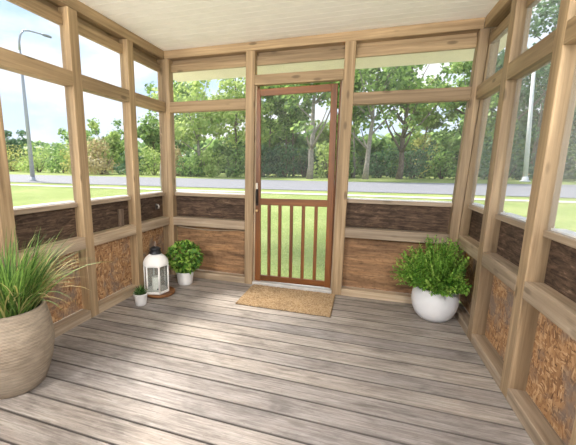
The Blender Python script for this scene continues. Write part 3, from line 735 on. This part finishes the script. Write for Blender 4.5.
bush(4.0, 37.5, 4.0, 4.0, 'dark', 'dark bush between the grey trunk and the brown forked trunk', 157)
bush(7.4, 37.2, 3.6, 4.2, 'dark', 'dark bush just right of the brown forked trunk', 158)
bush(8.6, 39.5, 3.6, 5.6, 'yellow', 'pale yellowish bush behind the brown forked trunk', 159)
bush(10.4, 38.0, 4.0, 4.0, 'mid', 'mid green bush in the right half of the back right screen', 160)
bush(13.4, 39.0, 4.0, 3.8, 'dark', 'dark bush at the right edge of the back right screen', 161)
bush(17.0, 39.6, 4.2, 4.2, 'dark', 'dark bush between the corner and first right post', 162)
bush(21.2, 42.4, 4.4, 4.4, 'dark', 'dark bush at the foot of the trees left of the white pole', 163)
bush(25.2, 42.6, 4.4, 4.4, 'mid', 'bush beyond the second right wall post', 164)
bush(30.0, 43.5, 4.6, 4.4, 'dark', 'dark bush at the right edge beyond the road', 165)
# woodland behind
random.seed(9); G = Leaves()
for i in range(21000):
    x = random.uniform(-24, 62); y = 48 + .12 * x + random.uniform(0, 9)
    lim = 10.5 + 2.5 * mnoise.noise(Vector((x * .16, y * .16, 0))) if x > -12 else 4.5 + (x + 24) * .5
    z = gz(x, y) + random.random() ** 1.25 * max(3.2, lim * (.55 if -8 < x < 16 else .8))
    nn = (rdir() + Vector((0, -.5, .5))).normalized(); u = nn.orthogonal().normalized(); v = nn.cross(u); s = random.uniform(.25, .6)
    G.quad(Vector((x, y, z)), u * s, v * s * .8)
for i in range(6000):
    x = random.uniform(-110, -24); y = 52 + random.uniform(0, 14); lim = 5.6 + 2.2 * mnoise.noise(Vector((x * .12, 3, 0)))
    z = gz(x, y) + random.random() ** 1.2 * lim
    nn = (rdir() + Vector((.4, -.5, .5))).normalized(); u = nn.orthogonal().normalized(); v = nn.cross(u); s = random.uniform(.25, .6)
    G.quad(Vector((x, y, z)), u * s, v * s * .8)
for i in range(7000):
    x = random.uniform(-150, -110); y = random.uniform(-60, 62); lim = 5.6 + 2.2 * mnoise.noise(Vector((y * .12, 7, 0)))
    z = gz(x, y) + random.random() ** 1.2 * lim
    nn = (rdir() + Vector((.6, 0, .5))).normalized(); u = nn.orthogonal().normalized(); v = nn.cross(u); s = random.uniform(.4, .9)
    G.quad(Vector((x, y, z)), u * s, v * s * .8)
tag(G.make('woodland', [leaf_mat('wood_leaves', (.085, .18, .06), (.40, .56, .19), .5, .25)]), 'green woodland foliage filling in behind the roadside trees', None, None, 'stuff')
# ------------------------------------------------------------------ street lamp and white pole
x, y = -20.05, 14.45; z0 = gz(x, y)
GALV = plain('galvanised', (.40, .42, .45), .45, .4)
sl = thing('street_lamp', 'tall grey street lamp with curved arm beyond the left wall', 'street lamp', (x, y, z0))
bm = bmesh.new(); tube(bm, [(x, y, z0), (x, y, z0 + 4), (x, y, z0 + 8.6)], [.14, .115, .08], 14); finish('pole', bm, GALV, sl, True)
bm = bmesh.new(); tube(bm, [(x, y, z0 + 8.6), (x, y + .03, z0 + 9.15), (x, y + .16, z0 + 9.62), (x, y + .42, z0 + 9.95), (x, y + .8, z0 + 10.08), (x, y + 1.4, z0 + 10.16), (x, y + 1.9, z0 + 10.21)], [.075, .062, .056, .052, .048, .042, .04], 12); finish('arm', bm, GALV, sl, True)
bm = bmesh.new(); tube(bm, [(x, y + 1.8, z0 + 10.2), (x, y + 1.9, z0 + 10.21), (x, y + 2.2, z0 + 10.24), (x, y + 2.52, z0 + 10.26), (x, y + 2.6, z0 + 10.265)], [.04, .08, .10, .075, .02], 12); finish('lamp_head', bm, plain('lamp_grey', (.30, .32, .35), .5, .2), sl, True)
bm = bmesh.new(); lathe(bm, [(0, 0), (.26, 0), (.26, .05), (.17, .09), (.15, .32), (0, .32)], (x, y, z0), 20); finish('base', bm, GALV, sl, True)
x, y = 16.7, 34.3; z0 = gz(x, y)
wp = thing('light_pole', 'white pole standing across the road, seen between the right wall posts', 'pole', (x, y, z0))
WP = plain('white_pole', (.68, .70, .71), .5)
bm = bmesh.new(); tube(bm, [(x, y, z0), (x - .30, y, z0 + 5), (x - .62, y, z0 + 10.2)], [.20, .165, .13], 16); finish('shaft', bm, WP, wp, True)
bm = bmesh.new(); lathe(bm, [(0, 0), (.42, 0), (.40, .10), (.26, .2), (.22, .5), (0, .5)], (x, y, z0), 20); finish('base', bm, WP, wp, True)
# ------------------------------------------------------------------ sky, sun
wd = bpy.data.worlds.new('sky'); sc.world = wd; wd.use_nodes = True; nt = wd.node_tree; nt.nodes.clear()
tc = N(nt, 'ShaderNodeTexCoord'); sep = N(nt, 'ShaderNodeSeparateXYZ'); nt.links.new(tc.outputs['Generated'], sep.inputs[0])
grad = ramp(nt, sep.outputs[2], [(0, (.74, .85, .98)), (.25, (.56, .74, .98)), (.7, (.34, .56, .92)), (1, (.30, .50, .88))])
mp = N(nt, 'ShaderNodeMapping'); mp.inputs['Scale'].default_value = (1, 1, 2.6); nt.links.new(tc.outputs['Generated'], mp.inputs[0])
cl = noise(nt, mp.outputs[0], 2.6, 8, .58, .25)
cf = ramp(nt, cl, [(.40, (0, 0, 0)), (.55, (.75, .75, .75)), (.66, (1, 1, 1))])
sky = mix(nt, grad, (1.04, 1.03, 1.02), cf)
bg = N(nt, 'ShaderNodeBackground'); nt.links.new(sky, bg.inputs[0]); bg.inputs[1].default_value = .48
wo = N(nt, 'ShaderNodeOutputWorld'); nt.links.new(bg.outputs[0], wo.inputs[0])
sd = bpy.data.lights.new('sun', 'SUN'); sd.energy = 3.2; sd.angle = math.radians(13); sd.color = (1, .95, .86)
so = bpy.data.objects.new('sun', sd); COL.objects.link(so)
d = Vector((.94, -.30, 0)).normalized() + Vector((0, 0, -1.12)); so.rotation_euler = d.to_track_quat('-Z', 'Y').to_euler(); so.location = (-6, 2, 9)
# ------------------------------------------------------------------ camera
cam = bpy.data.cameras.new('camera'); co = bpy.data.objects.new('camera', cam); COL.objects.link(co); sc.camera = co
yaw, pit, rol = map(math.radians, (-17.5277, -10.0772, .7567))
fw = Vector((math.sin(yaw) * math.cos(pit), math.cos(yaw) * math.cos(pit), math.sin(pit)))
rt = Vector((math.cos(yaw), -math.sin(yaw), 0)); u = rt.cross(fw)
r2 = rt * math.cos(rol) + u * math.sin(rol); u2 = -rt * math.sin(rol) + u * math.cos(rol)
M = Matrix((r2, u2, -fw)).transposed().to_4x4(); M.translation = (2.1141, -3.3447, 1.2799)
co.matrix_world = M
cam.sensor_fit = 'HORIZONTAL'; cam.sensor_width = 36; cam.lens = 331.8787 / 576 * 36
cam.shift_x = (288 - 255.5922) / 576; cam.shift_y = (226.4804 - 222.5) / 576
cam.clip_start = .05; cam.clip_end = 2000
cam.dof.use_dof = False
# ------------------------------------------------------------------ view
vs = sc.view_settings; sc.display_settings.display_device = 'sRGB'
vs.view_transform = 'Standard'; vs.look = 'None'; vs.exposure = 1.45; vs.gamma = 1; vs.use_curve_mapping = False
sc.cycles.use_denoising = True; sc.cycles.denoising_prefilter = 'ACCURATE'; sc.cycles.max_bounces = 12; sc.cycles.diffuse_bounces = 8; sc.cycles.transparent_max_bounces = 40
